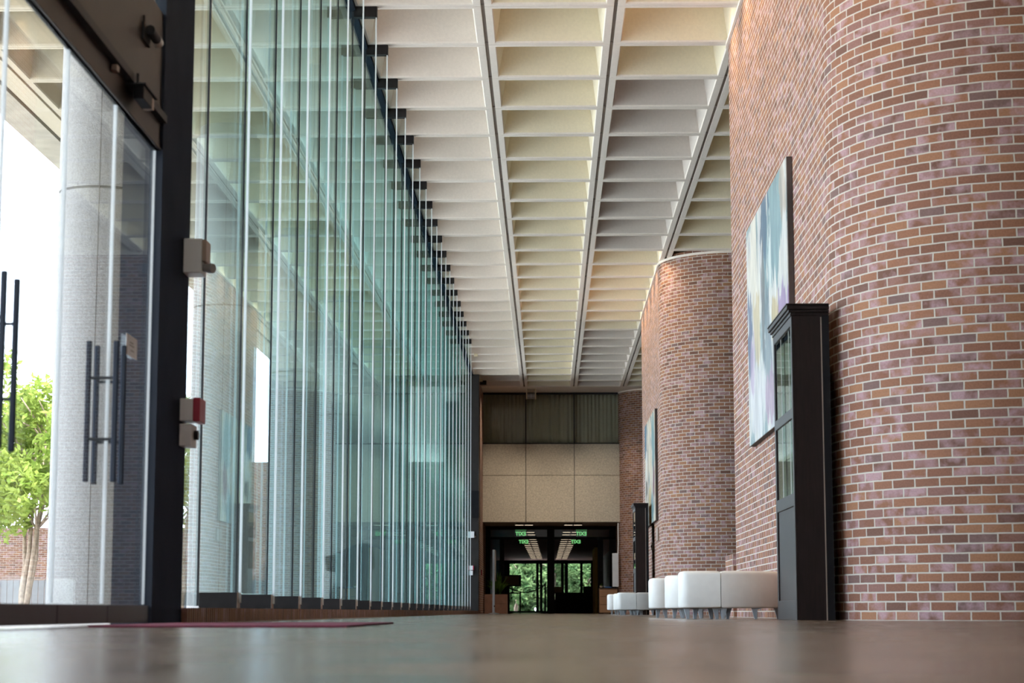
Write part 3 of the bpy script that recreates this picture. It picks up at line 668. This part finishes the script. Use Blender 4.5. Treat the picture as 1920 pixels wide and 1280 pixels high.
# A: bends away to the pier, B: faces the window side, C and D continue the wave
def ell(cx, cy, rx, ry, a0, a1, n): return arc(cx, cy, rx, ry, math.radians(a0), math.radians(a1), n)
outA = ell(.003, .52, .60, .52, -90, 0, 18) + ell(.003, .60, .16, .12, 0, -90, 8)
outB = [(-.003, .0), (-.003, .48), (-.20, .50)] + ell(-.22, .40, .125, .10, 90, 180, 6) + ell(-.255, .12, .09, .09, 180, 265, 6) + [(-.16, .012)]
legsA = [(.03, .06, 1), (.10, .40, 1), (.30, .12, -1), (.53, .42, -1)]
legsB = [(-.29, .12, -1), (-.19, .40, 1), (-.04, .10, -1), (-.06, .42, -1)]
outC = ell(.30, .30, .30, .30, 180, 270, 10) + [(.62, .0), (.62, .46)] + ell(.25, .36, .25, .14, 90, 180, 6)
outD = ell(.14, .12, .14, .12, 180, 270, 8) + [(.62, .0), (.62, .5), (.1, .5)] + [(0, .42)]
legsC = [(.10, .36, 1), (.32, .07, -1), (.16, .18, -1), (.55, .30, -1)]
for gi, (bx, by, where) in enumerate([(0, 0, 'beside the nearest dark cabinet'), (.13, 19.4, 'at the second brick pier')]):
    for nm, out_, lg, lx, ly, lab in [('A', outA, legsA, 1.49, 17.05, 'white vinyl seat wedge curving away to the brick, '),
                                     ('B', outB, legsB, 1.49, 17.05, 'white vinyl seat block with its face towards the entrance, '),
                                     ('C', outC, legsC, 1.14, 19.0, 'white vinyl seat tucked behind the front pair, '),
                                     ('D', outD, legsC, 1.07, 20.7, 'white vinyl seat at the rear end of the row, ')]:
        seat(lab + where, out_, lg, (lx + bx, ly + by))

# ------------------------------------------------------------------ lobby beyond the opening
LY0, LY1, LC = 64.0, 106.0, 2.80
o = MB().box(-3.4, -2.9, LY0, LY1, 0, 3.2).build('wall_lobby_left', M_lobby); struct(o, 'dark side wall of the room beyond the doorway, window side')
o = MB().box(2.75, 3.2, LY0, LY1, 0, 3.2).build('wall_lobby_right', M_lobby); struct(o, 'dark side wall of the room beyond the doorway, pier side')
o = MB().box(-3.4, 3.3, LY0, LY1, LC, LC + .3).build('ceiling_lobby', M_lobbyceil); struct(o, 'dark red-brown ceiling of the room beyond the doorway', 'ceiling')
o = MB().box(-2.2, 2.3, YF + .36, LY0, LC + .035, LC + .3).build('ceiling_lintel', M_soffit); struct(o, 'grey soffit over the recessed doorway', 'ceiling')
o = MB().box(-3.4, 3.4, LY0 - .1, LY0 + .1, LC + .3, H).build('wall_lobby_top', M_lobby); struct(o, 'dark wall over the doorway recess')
# storefront frame in the opening
f = thing('door_10', 'black framed double doorway at the far end under the concrete panels', 'door', (0, LY0, 0), kind='structure')
fr = MB()
fr.box(-2.1, -1.9, LY0, LY0 + .12, 0, LC + .03); fr.box(1.98, 2.2, LY0, LY0 + .12, 0, LC + .03); fr.box(-.05, .19, LY0 - .02, LY0 + .16, 0, LC + .03)
fr.box(-2.1, 2.2, LY0, LY0 + .12, LC - .08, LC + .03); fr.box(-2.1, 2.2, LY0, LY0 + .12, 2.40, 2.48)
fr.box(-1.6, -1.45, LY0, LY0 + .1, 0, 2.4); fr.box(1.6, 1.78, LY0, LY0 + .1, 0, 2.4)
fr.build('door_frame', M_dark, f)
for x0, x1 in ((-1.9, -.05), (.19, 1.98)): MB().box(x0, x1, LY0 + .055, LY0 + .065, 2.48, LC - .08).build('transom_pane', M_door, f)
for x0, x1 in ((-1.9, -1.6), (1.78, 1.98)): MB().box(x0, x1, LY0 + .055, LY0 + .065, .02, 2.4).build('side_pane', M_door, f)
# end doors to the garden
e = thing('door_11', 'dark framed glass doors to the green garden at the very end', 'door', (0, LY1 - .2, 0), kind='structure')
fr = MB(); EY = LY1 - .25
for x0, x1 in ((-3.0, -2.10), (-.68, -.54), (-.475, -.34), (-.02, .32), (.655, .81), (.86, 1.04), (1.69, 1.83), (2.26, 2.8)): fr.box(x0, x1, EY, EY + .1, 0, LC)
fr.box(-3, 2.8, EY, EY + .1, 2.62, LC); fr.box(-3, 2.8, EY, EY + .1, 0, .1); fr.box(.3, 2.8, EY, EY + .1, 0, .70)
fr.build('door_frame', M_dark, e)
for x0, x1 in ((-2.10, -.68), (-.54, -.475), (-.34, -.02), (.32, .655), (1.04, 1.69), (1.83, 2.26)): MB().box(x0, x1, EY + .045, EY + .055, .1, 2.62).build('glass_pane', M_door, e)
# luminous louvres
def lobby_lamp():
    t = thing('ceiling_light', '', 'ceiling light', (0, 62.2, LC), 'louvred ceiling lights beyond the doorway')
    y = 62.2
    MB().box(-.30, .30, y - .08, y + .08, LC - .01, LC + .033).build('lamp_frame', M_dark, t)
    MB().box(-.28, -.02, y - .03, y + .03, LC - .022, LC - .0101).build('diffuser', M_lamp, t)
    MB().box(.02, .28, y - .03, y + .03, LC - .022, LC - .0101).build('diffuser', M_lamp, t)
    return t
lamp0 = lobby_lamp()
cnt = 0
for side, (xa, xb) in enumerate(((-.78, -.62), (.78, .66))):
    for j in range(17):
        y = 62.2 + (0 if j == 0 else 2.6 + 2.25 * j)
        r = lamp0 if cnt == 0 else copy_tree(lamp0)
        r.location = (xa + (xb - xa) * j / 16, y, LC if j == 0 else LC - .034); cnt += 1
        r['label'] = 'twin-tube ceiling light beyond the doorway, %s from the entrance in the %s row' % (ORD[j], 'window-side' if side == 0 else 'pier-side')
# exit signs seen from behind, so the letters read backwards
def exit_sign(label, x, y, z, w=.30):
    t = thing('exit_sign', label, 'exit sign', (x, y, z))
    MB().box(x - w / 2, x + w / 2, y - .006, y, z - .11, z + .07).build('sign_panel', M_signpanel, t)
    MB().box(x - w / 2, x + w / 2, y - .03, y + .03, z + .07, z + .13).build('sign_housing', M_exitdim, t)
    c = bpy.data.curves.new('sign_letters', 'FONT'); c.body = 'EXIT'; c.size = .17; c.extrude = .003; c.align_x = 'CENTER'; c.align_y = 'CENTER'; c.offset = .004
    o = bpy.data.objects.new('sign_letters', c); COL.objects.link(o); o.parent = t; o.location = (0, -.012, -.02); o.rotation_euler = (PI / 2, 0, PI); c.materials.append(M_exit)
    me = bpy.data.meshes.new_from_object(o.evaluated_get(bpy.context.evaluated_depsgraph_get())); bpy.data.objects.remove(o)
    o = bpy.data.objects.new('sign_letters', me); COL.objects.link(o); o.parent = t; o.location = (0, -.012, -.02); o.rotation_euler = (PI / 2, 0, PI)
M_signpanel = glass_mat('sign_acrylic', (.45, .62, .48))
M_exitdim = emit_mat('exit_housing_glow', (.10, .42, .12), .12)
exit_sign('green exit sign in the window-side half of the doorway, high and close to the frame', -.92, 64.6, 2.62, .36)
exit_sign('green exit sign in the pier-side half of the doorway, high and close to the frame', 1.08, 64.6, 2.62, .36)
exit_sign('dimmer green exit sign deeper in the window-side half of the doorway', -.92, 72.0, 2.62, .36)
exit_sign('dimmer green exit sign deeper in the pier-side half of the doorway', 1.0, 72.0, 2.62, .36)

# things standing around the doorway
t = thing('sign_stand', 'tall slim silver sign stand seen edge-on before the potted plant', 'sign stand', (-1.60, 57.4, 0))
MB().lathe([(.16, 0), (.16, .012), (.05, .03), (.03, .05)], -1.60, 57.4, 24).build('base', M_alu, t)
MB().box(-1.645, -1.575, 57.37, 57.43, .03, 1.86).build('post', M_alu, t, bevel=.008)
MB().box(-1.575, -1.545, 57.1, 57.8, .95, 1.84).build('sign_board', M_copper, t)
MB().box(-1.60, -1.575, 57.36, 57.44, .2, .24).build('clamp', M_dark, t)
t = thing('planter', 'brown box planter with a spiky green plant beside the doorway', 'planter', (-1.65, 62.0, 0))
mb = MB().box(-2.02, -1.30, 61.7, 62.5, 0, .30); mb.box(-2.02, -1.30, 61.7, 62.5, .31, .60); mb.box(-2.01, -1.31, 61.72, 62.49, .3, .31)
mb.build('planter_box', M_planter, t)
MB().box(-1.98, -1.34, 61.75, 62.45, .60, .61).build('soil', M_dark, t)
lf = MB(); rr = random.Random(3)
for i in range(90):
    a = rr.uniform(0, 2 * PI); l = rr.uniform(.35, .85); lean = rr.uniform(.25, 1.0); w0 = rr.uniform(.018, .035)
    bx, by = -1.62 + rr.uniform(-.08, .08), 62.05 + rr.uniform(-.08, .08)
    pts = []
    for s in range(6):
        q = s / 5; r = l * lean * q * .75; z = .6 + l * 1.05 * (q - lean * .62 * q * q)
        pts.append((max(-2.04, bx + r * math.cos(a)), by + r * math.sin(a), z, w0 * (1 - q) ** .6 + .002))
    px, py = -math.sin(a), math.cos(a)
    vs = []
    for x, y, z, w_ in pts: vs += [(x - px * w_, y - py * w_, z), (x + px * w_, y + py * w_, z)]
    lf.add(vs, [(2 * s, 2 * s + 1, 2 * s + 3, 2 * s + 2) for s in range(5)])
lf.build('foliage', M_leaf3, t)
t = thing('counter', 'tan wooden drawer counter by the last brick pier, under the pale box', 'counter', (1.85, 62.4, 0))
MB().box(1.62, 2.16, 62.0, 62.9, .02, .79).build('carcass', M_dark, t)
for k in range(3): MB().box(1.62, 2.165, 61.98, 62.0, .03 + .255 * k, .275 + .255 * k).build('drawer_front', M_counter, t, bevel=.003)
MB().box(1.60, 2.18, 61.96, 62.92, .79, .815).build('countertop', M_dark, t)
MB().box(1.595, 1.62, 61.98, 62.92, .03, .79).build('side_panel', M_counter, t)
t = thing('electric_box', 'pale grey upright wall box with conduit beside the last brick pier', 'electrical box', (2.08, 61.0, 1.3))
MB().box(1.98, 2.17, 61.02, 61.19, .83, 1.86).build('housing', M_alu, t, bevel=.006)
MB().tube([(2.16, 61.12, 1.86), (2.17, 61.13, 2.2), (2.17, 61.14, 2.8)], .018, 10).build('conduit', M_white, t)
o = MB().box(1.78, 1.98, 62.1, 62.4, .815, .84).build('folder', pm('blue_card', (.03, .12, .35), .6), None, (1.88, 62.2, .82)); tag(o, 'blue folder lying on the tan drawer counter', 'folder')
t = thing('desk_plant', 'tiny leafy pot plant on the tan drawer counter', 'plant', (1.66, 62.2, .815))
MB().lathe([(.04, .815), (.055, .87)], 1.66, 62.2, 14).build('pot', M_cream, t)
lf = MB()
for i in range(26):
    a = rr.uniform(0, 2 * PI); e_ = rr.uniform(.2, 1.2); l = rr.uniform(.05, .11)
    p = Vector((1.66, 62.2, .87)); d = Vector((math.cos(a) * math.cos(e_), math.sin(a) * math.cos(e_), math.sin(e_))); q = p + d * l; s_ = Vector((-math.sin(a), math.cos(a), 0)) * .018
    lf.add([p, p + d * l * .5 + s_, q, p + d * l * .5 - s_], [(0, 1, 2, 3)])
lf.build('foliage', M_leaf3, t)
o = MB().box(1.62, 1.9, 69.0, 72.5, .0, 2.3).build('wall_lobby_ochre', M_yellow); struct(o, 'ochre painted wall end inside the dark room', 'wall')
# dark furniture inside
t = thing('reception_desk', 'long black reception desk inside the dark room, pier side of the central post', 'desk', (.9, 75, 0))
MB().box(.25, 1.95, 75, 75.6, 0, .74).build('front_panel', M_dark, t); MB().box(.2, 2.0, 74.95, 75.9, .74, .78).build('desktop', M_dark, t)
t = thing('cardboard_box', 'small tan carton standing on the black reception desk', 'box', (.36, 75.2, .78))
MB().box(.22, .5, 75.1, 75.4, .78, 1.0).build('carton', M_board, t, bevel=.003)
t = thing('office_chair', 'dark office chair behind the doorway, pier side', 'chair', (1.5, 73.2, 0))
MB().box(1.26, 1.74, 73.0, 73.5, .42, .5).build('seat', M_dark, t, bevel=.03); MB().box(1.28, 1.72, 73.45, 73.52, .55, 1.0).build('backrest', M_dark, t, bevel=.03)
MB().tube([(1.5, 73.25, .08), (1.5, 73.25, .42)], .03).build('stem', M_dark, t)
for k in range(5):
    a = k * 2 * PI / 5; MB().tube([(1.5, 73.25, .1), (1.5 + .28 * math.cos(a), 73.25 + .28 * math.sin(a), .03)], [.025, .03]).build('leg', M_dark, t)
t = thing('display_table', 'dark side table with a pale-topped carton, window side of the doorway', 'table', (-1.25, 70, 0))
MB().box(-1.62, -.98, 69.8, 70.6, .70, .74).build('tabletop', M_dark, t)
for sx in (-1.58, -1.02):
    for sy in (69.85, 70.55): MB().box(sx - .02, sx + .02, sy - .02, sy + .02, 0, .70).build('leg', M_dark, t)
t = thing('monitor', 'black monitor with tan screen on the dark side table', 'monitor', (-1.3, 70.1, .74))
MB().box(-1.36, -1.24, 70.0, 70.2, .74, .76).build('foot', M_dark, t); MB().box(-1.32, -1.28, 70.08, 70.12, .76, .98).build('stem', M_dark, t)
MB().box(-1.60, -.98, 70.05, 70.1, .95, 1.36).build('screen_case', M_dark, t); MB().box(-1.56, -1.06, 70.045, 70.05, 1.0, 1.32).build('screen', M_board, t)
t = thing('rope_barrier', 'black rope barrier sagging across the window-side doorway', 'barrier', (-.6, 66.5, 0))
for x in (-1.35, -.12):
    p = MB().lathe([(.15, 0), (.15, .02), (.03, .04), (.025, .95), (.04, .98), (.01, 1.02)], x, 66.5, 16).build('barrier_post', M_dark, t)
pts = [(-1.35 + 1.23 * i / 14, 66.5, .86 - .20 * math.sin(PI * i / 14) + .10 * i / 14) for i in range(15)]
MB().tube(pts, .018, 8).build('rope', M_dark, t)

# ------------------------------------------------------------------ outside: columns, ceiling lamps, wall, fence, trees
def column(label, x, y, r=.45):
    t = thing('concrete_column', label, 'column', (x, y, 0), 'round concrete columns on the terrace')
    mb = MB(); n = 64
    zs = [(0, 4.29), (4.315, H - .16)]
    for z0, z1 in zs:
        mb.lathe([(r, z0), (r, z1)], x, y, n)
    o = mb.build('shaft', M_column, t); smooth_by_angle(o, 40)
    j = MB().lathe([(r - .012, 4.289), (r - .012, 4.316)], x, y, n)
    for a in (-.5 * PI + .13, PI - .15, .3, PI / 2): j.box(x + (r - .004) * math.cos(a) - .005, x + (r - .004) * math.cos(a) + .005, y + (r - .004) * math.sin(a) - .005, y + (r - .004) * math.sin(a) + .005, 0, H - .16)
    j.build('joint', M_joint, t)
    MB().lathe([(r - .05, H - .161), (r - .05, H)], x, y, n).build('neck', M_joint, t)
    return t
cl = ['round concrete column behind the entrance doors', 'round concrete column just past the black entrance post', 'third round concrete column along the terrace from the entrance',
      'fourth round concrete column along the terrace from the entrance', 'fifth round concrete column along the terrace from the entrance', 'sixth round concrete column along the terrace from the entrance']
for i in range(6): column(cl[i], -4.57, 19.6 + 7.62 * i)
for i, (x, y, lab) in enumerate([(-3.0, 24.6, 'round recessed lamp under the overhang, first past the entrance post'), (-3.0, 30.7, 'round recessed lamp under the overhang, second past the entrance post'), (-3.0, 33.7, 'round recessed lamp under the overhang, third past the entrance post')]):
    t = thing('downlight', lab, 'lamp', (x, y, H + .35), 'round lamps in the overhang coffers')
    MB().lathe([(.13, H + .18), (.15, H + .17), (.15, H + .61)], x, y, 24).build('lamp_can', M_cream, t)
    MB().lathe([(.11, H + .172), (.11, H + .179)], x, y, 24).build('lamp_lens', M_lens, t)

def yard_wall(name, x0, x1, y, h, label):
    struct(brick_extrude(name, [(x0, y + .4), (x0, y), (x1, y), (x1, y + .4)], 0, h, M_brick_far), label)
yard_wall('wall_yard', -60, -9.6, 62, 2.7, 'low brick wall across the yard behind the trees')
yard_wall('wall_annex', -12.2, -2.4, 78, 6.0, 'tall pale brick wall of the neighbouring wing beyond the terrace')
# board fence
t = thing('fence', 'low grey board fence at the edge of the yard under the trees', 'fence', (-14, 50, 0))
mb = MB()
for k in range(110): mb.box(-22 + .16 * k, -22 + .16 * k + .145, 50, 50.03, .06, .86)
mb.build('fence_boards', M_fence, t)
MB().box(-22, -4.4, 50.03, 50.09, .7, .8).build('fence_rail', M_fence, t)
for k in range(8): MB().box(-22 + 2.5 * k, -21.9 + 2.5 * k, 50.03, 50.13, -.03, .95).build('fence_post', M_fence, t)

def tree(name, label, x, y, h, spread, trunks, nleaf, leafmat, seed, group, size=.10, low=.42, stemr=.07):
    rd = random.Random(seed)
    t = thing(name, label, 'tree', (x, y, -.03), group)
    tips = []
    for k in range(trunks):
        a = rd.uniform(0, 2 * PI); ln = rd.uniform(.12, .3) * spread
        p0 = Vector((x + .12 * math.cos(a) * (trunks > 1), y + .12 * math.sin(a) * (trunks > 1), -.03))
        p3 = Vector((x + ln * math.cos(a) * 1.6, y + ln * math.sin(a) * 1.6, h * rd.uniform(.62, .8)))
        pts = [p0 + (p3 - p0) * (i / 6) + Vector((rd.uniform(-.07, .07), rd.uniform(-.07, .07), 0)) * (0 < i < 6) for i in range(7)]
        mb = MB().tube(pts, [stemr * (1 - .12 * i) for i in range(7)], 8)
        tr_ = mb.build('trunk', M_bark, t, smooth=True)
        br = MB()
        for b in range(6):
            s = pts[rd.randint(3, 6)]; aa = rd.uniform(0, 2 * PI); l = rd.uniform(.3, .75) * spread
            q = s + Vector((math.cos(aa) * l, math.sin(aa) * l, rd.uniform(.2, .8) * spread * .8))
            m_ = s.lerp(q, .5) + Vector((0, 0, .12)); br.tube([s, m_, q], [stemr * .4, stemr * .28, .012], 6); tips += [m_, q]
        br.build('branches', M_bark, t, smooth=True)
    lf = MB(); cz = h * (low + 1) / 2; rz = h * (1 - low) / 2
    blobs = []
    for _ in range(26):
        while True:
            u = Vector((rd.uniform(-1, 1), rd.uniform(-1, 1), rd.uniform(-1, 1)))
            if u.length < 1: break
        blobs.append((Vector((x + u.x * spread, y + u.y * spread, cz + u.z * rz)), rd.uniform(.22, .42) * spread))
    for i in range(nleaf):
        c, r = blobs[rd.randrange(len(blobs))]
        d = Vector((rd.gauss(0, 1), rd.gauss(0, 1), rd.gauss(0, .8))).normalized()
        p = c + d * r * rd.uniform(.55, 1.05)
        nrm = Vector((rd.gauss(0, 1), rd.gauss(0, 1), rd.gauss(.8, 1))).normalized()
        a = nrm.orthogonal().normalized(); b = nrm.cross(a); th = rd.uniform(0, 6.28); a, b = a * math.cos(th) + b * math.sin(th), b * math.cos(th) - a * math.sin(th)
        s = size * rd.uniform(.6, 1.3)
        lf.add([p - a * s, p + b * s * .45, p + a * s, p - b * s * .45], [(0, 1, 2, 3)])
    lf.build('foliage', leafmat, t)
    return t
tree('flowering_tree', 'bright green many-stemmed tree seen through the entrance doors, in front of the fence', -11.6, 43.0, 5.0, 1.7, 4, 9000, M_leaf, 1, 'small trees in the yard')
tree('flowering_tree', 'taller many-stemmed tree at the left edge beyond the entrance doors', -13.3, 45.5, 5.9, 1.9, 3, 8000, M_leaf, 2, 'small trees in the yard')
tree('flowering_tree', 'many-stemmed tree glimpsed between the black post and the second column', -8.9, 47.0, 5.0, 1.5, 3, 7000, M_leaf, 4, 'small trees in the yard')
for i, (x, y, h, sp, lab) in enumerate([(-4.2, 118, 7.5, 2.4, 'leafy garden tree beyond the end doors, window side'), (.2, 122, 8.5, 2.5, 'leafy garden tree beyond the end doors, in the middle'), (4.0, 117.5, 7.0, 2.3, 'leafy garden tree beyond the end doors, pier side'),
                                      (-2.0, 114.5, 2.8, 1.5, 'low leafy bush under the garden trees, window side'), (2.2, 114, 2.7, 1.4, 'low leafy bush under the garden trees, pier side')]):
    tree('garden_tree' if h > 3 else 'garden_bush', lab, x, y, h, sp, 2, 9000, M_leaf2, 20 + i, 'greenery beyond the end doors', size=.24, low=.06)
for n_, (x, lab) in enumerate([(-6.0, 'low hedge bush at the back of the garden, window side'), (0, 'low hedge bush at the back of the garden, in the middle'), (6.0, 'low hedge bush at the back of the garden, pier side')]):
    tree('garden_bush', lab, x, 130, 3.4, 2.7, 2, 6000, M_leaf2, 60 + n_, 'greenery beyond the end doors', size=.3, low=-.1)
tree('garden_tree', 'broad dark tree closing the view far behind the end doors', -.5, 146, 14, 8.0, 2, 14000, M_leaf2, 41, 'greenery beyond the end doors', size=.42, low=.02)
# dark sculpture on the terrace
t = thing('sculpture', 'dark blocky sculpture standing on the terrace behind the glass wall', 'sculpture', (-3.45, 33.0, 0))
MB().add([(x, y, z) for y in (32.7, 33.3) for x, z in ((-3.62, -.03), (-3.66, .35), (-3.55, .58), (-3.56, .72), (-3.72, .74), (-3.74, .98), (-3.62, 1.0), (-3.25, 1.17), (-3.1, 1.2), (-2.98, 1.18), (-2.95, .80), (-3.02, .74), (-3.05, -.03))],
         [tuple(range(12, -1, -1)), tuple(range(13, 26))] + [(i, (i + 1) % 13, 13 + (i + 1) % 13, 13 + i) for i in range(13)]).build('sculpted_block', M_sculpt, t, bevel=.03)

# recessed warm lamps high inside some coffers: over the pier side plus added ones before the end wall
def coffer_lamp(x, k, energy, label, tilt=(0, 0), cone=120, col=(1, .70, .40)):
    y = Y0 + MOD * (k + .5)
    t = thing('recessed_lamp', label, 'lamp', (x, y, H + .6), 'warm lamps recessed in the ceiling coffers')
    MB().lathe([(.09, H + .50), (.10, H + .49), (.10, H + .615)], x, y, 20).build('lamp_can', M_cream, t)
    ld = bpy.data.lights.new('recessed_lamp_light', 'SPOT'); ld.energy = energy; ld.color = col; ld.spot_size = math.radians(cone); ld.spot_blend = 1; ld.shadow_soft_size = .08
    lo = bpy.data.objects.new('recessed_lamp_light', ld); COL.objects.link(lo); lo.parent = t; lo.location = (0, 0, -.13)
    lo.rotation_euler = Vector((tilt[0], tilt[1], -1)).to_track_quat('-Z', 'Y').to_euler()
for n, k in enumerate((0, 1, 2, 3, 4, 5, 6, 16, 17, 18, 19, 20, 21)):
    coffer_lamp(1.55, k, 75, 'warm lamp recessed in a coffer of the pier-side row, %s from the entrance' % ORD[n], (.42, 0), 92)
for n, x in enumerate((-1.5, .02, 1.55)):  # fill lamps put in to brighten the dim end wall, hidden in coffers
    coffer_lamp(x, 30, 240, 'unseen warm lamp added in a coffer to brighten the end wall, %s from the glass wall' % ORD[n], (0, .32), 66, (1, .84, .66))

# ------------------------------------------------------------------ sky and sun
w = bpy.data.worlds.new('World'); S.world = w; w.use_nodes = True; nt = w.node_tree; nt.nodes.clear()
out = N(nt, 'ShaderNodeOutputWorld'); bg = N(nt, 'ShaderNodeBackground')
tc = N(nt, 'ShaderNodeTexCoord'); mp = N(nt, 'ShaderNodeMapping'); mp.inputs['Scale'].default_value = (1, 1, 2.4); L(nt, tc.outputs['Generated'], mp.inputs[0])
nz = N(nt, 'ShaderNodeTexNoise', i_Scale=3.2, i_Detail=7.0, i_Roughness=.55); L(nt, mp.outputs[0], nz.inputs['Vector'])
sky = ramp(nt, nz.outputs[0], [(.34, (.60, .76, 1.0)), (.56, (.93, .98, 1.06))])
L(nt, sky, bg.inputs[0]); bg.inputs[1].default_value = 3.3
L(nt, bg.outputs[0], out.inputs[0])
sd = bpy.data.lights.new('sun', 'SUN'); sd.energy = 5.5; sd.angle = .02; sd.color = (1, .95, .86)
so = bpy.data.objects.new('sun', sd); COL.objects.link(so)
so.rotation_euler = Vector((-.50, .38, -.80)).to_track_quat('-Z', 'Y').to_euler(); so.location = (30, -20, 40)

# ------------------------------------------------------------------ camera
cd = bpy.data.cameras.new('camera'); cam = bpy.data.objects.new('camera', cd); COL.objects.link(cam)
cd.sensor_width = 36; cd.lens = 3657 / 1920 * 36; cd.clip_start = .02; cd.clip_end = 500
cam.location = (0, 0, .065); cam.rotation_euler = (math.radians(90 + 7.8797), 0, math.radians(1.0708))
cd.dof.use_dof = True; cd.dof.focus_distance = 25.0; cd.dof.aperture_fstop = 4.2
S.camera = cam
S.view_settings.view_transform = 'Standard'; S.view_settings.look = 'None'; S.view_settings.gamma = 1; S.view_settings.use_curve_mapping = False
S.view_settings.exposure = 0.98
cy = S.cycles
cy.max_bounces = 12; cy.diffuse_bounces = 6; cy.glossy_bounces = 6; cy.transmission_bounces = 8; cy.transparent_max_bounces = 128
cy.sample_clamp_indirect = 8; cy.use_denoising = True; cy.caustics_reflective = False; cy.caustics_refractive = False
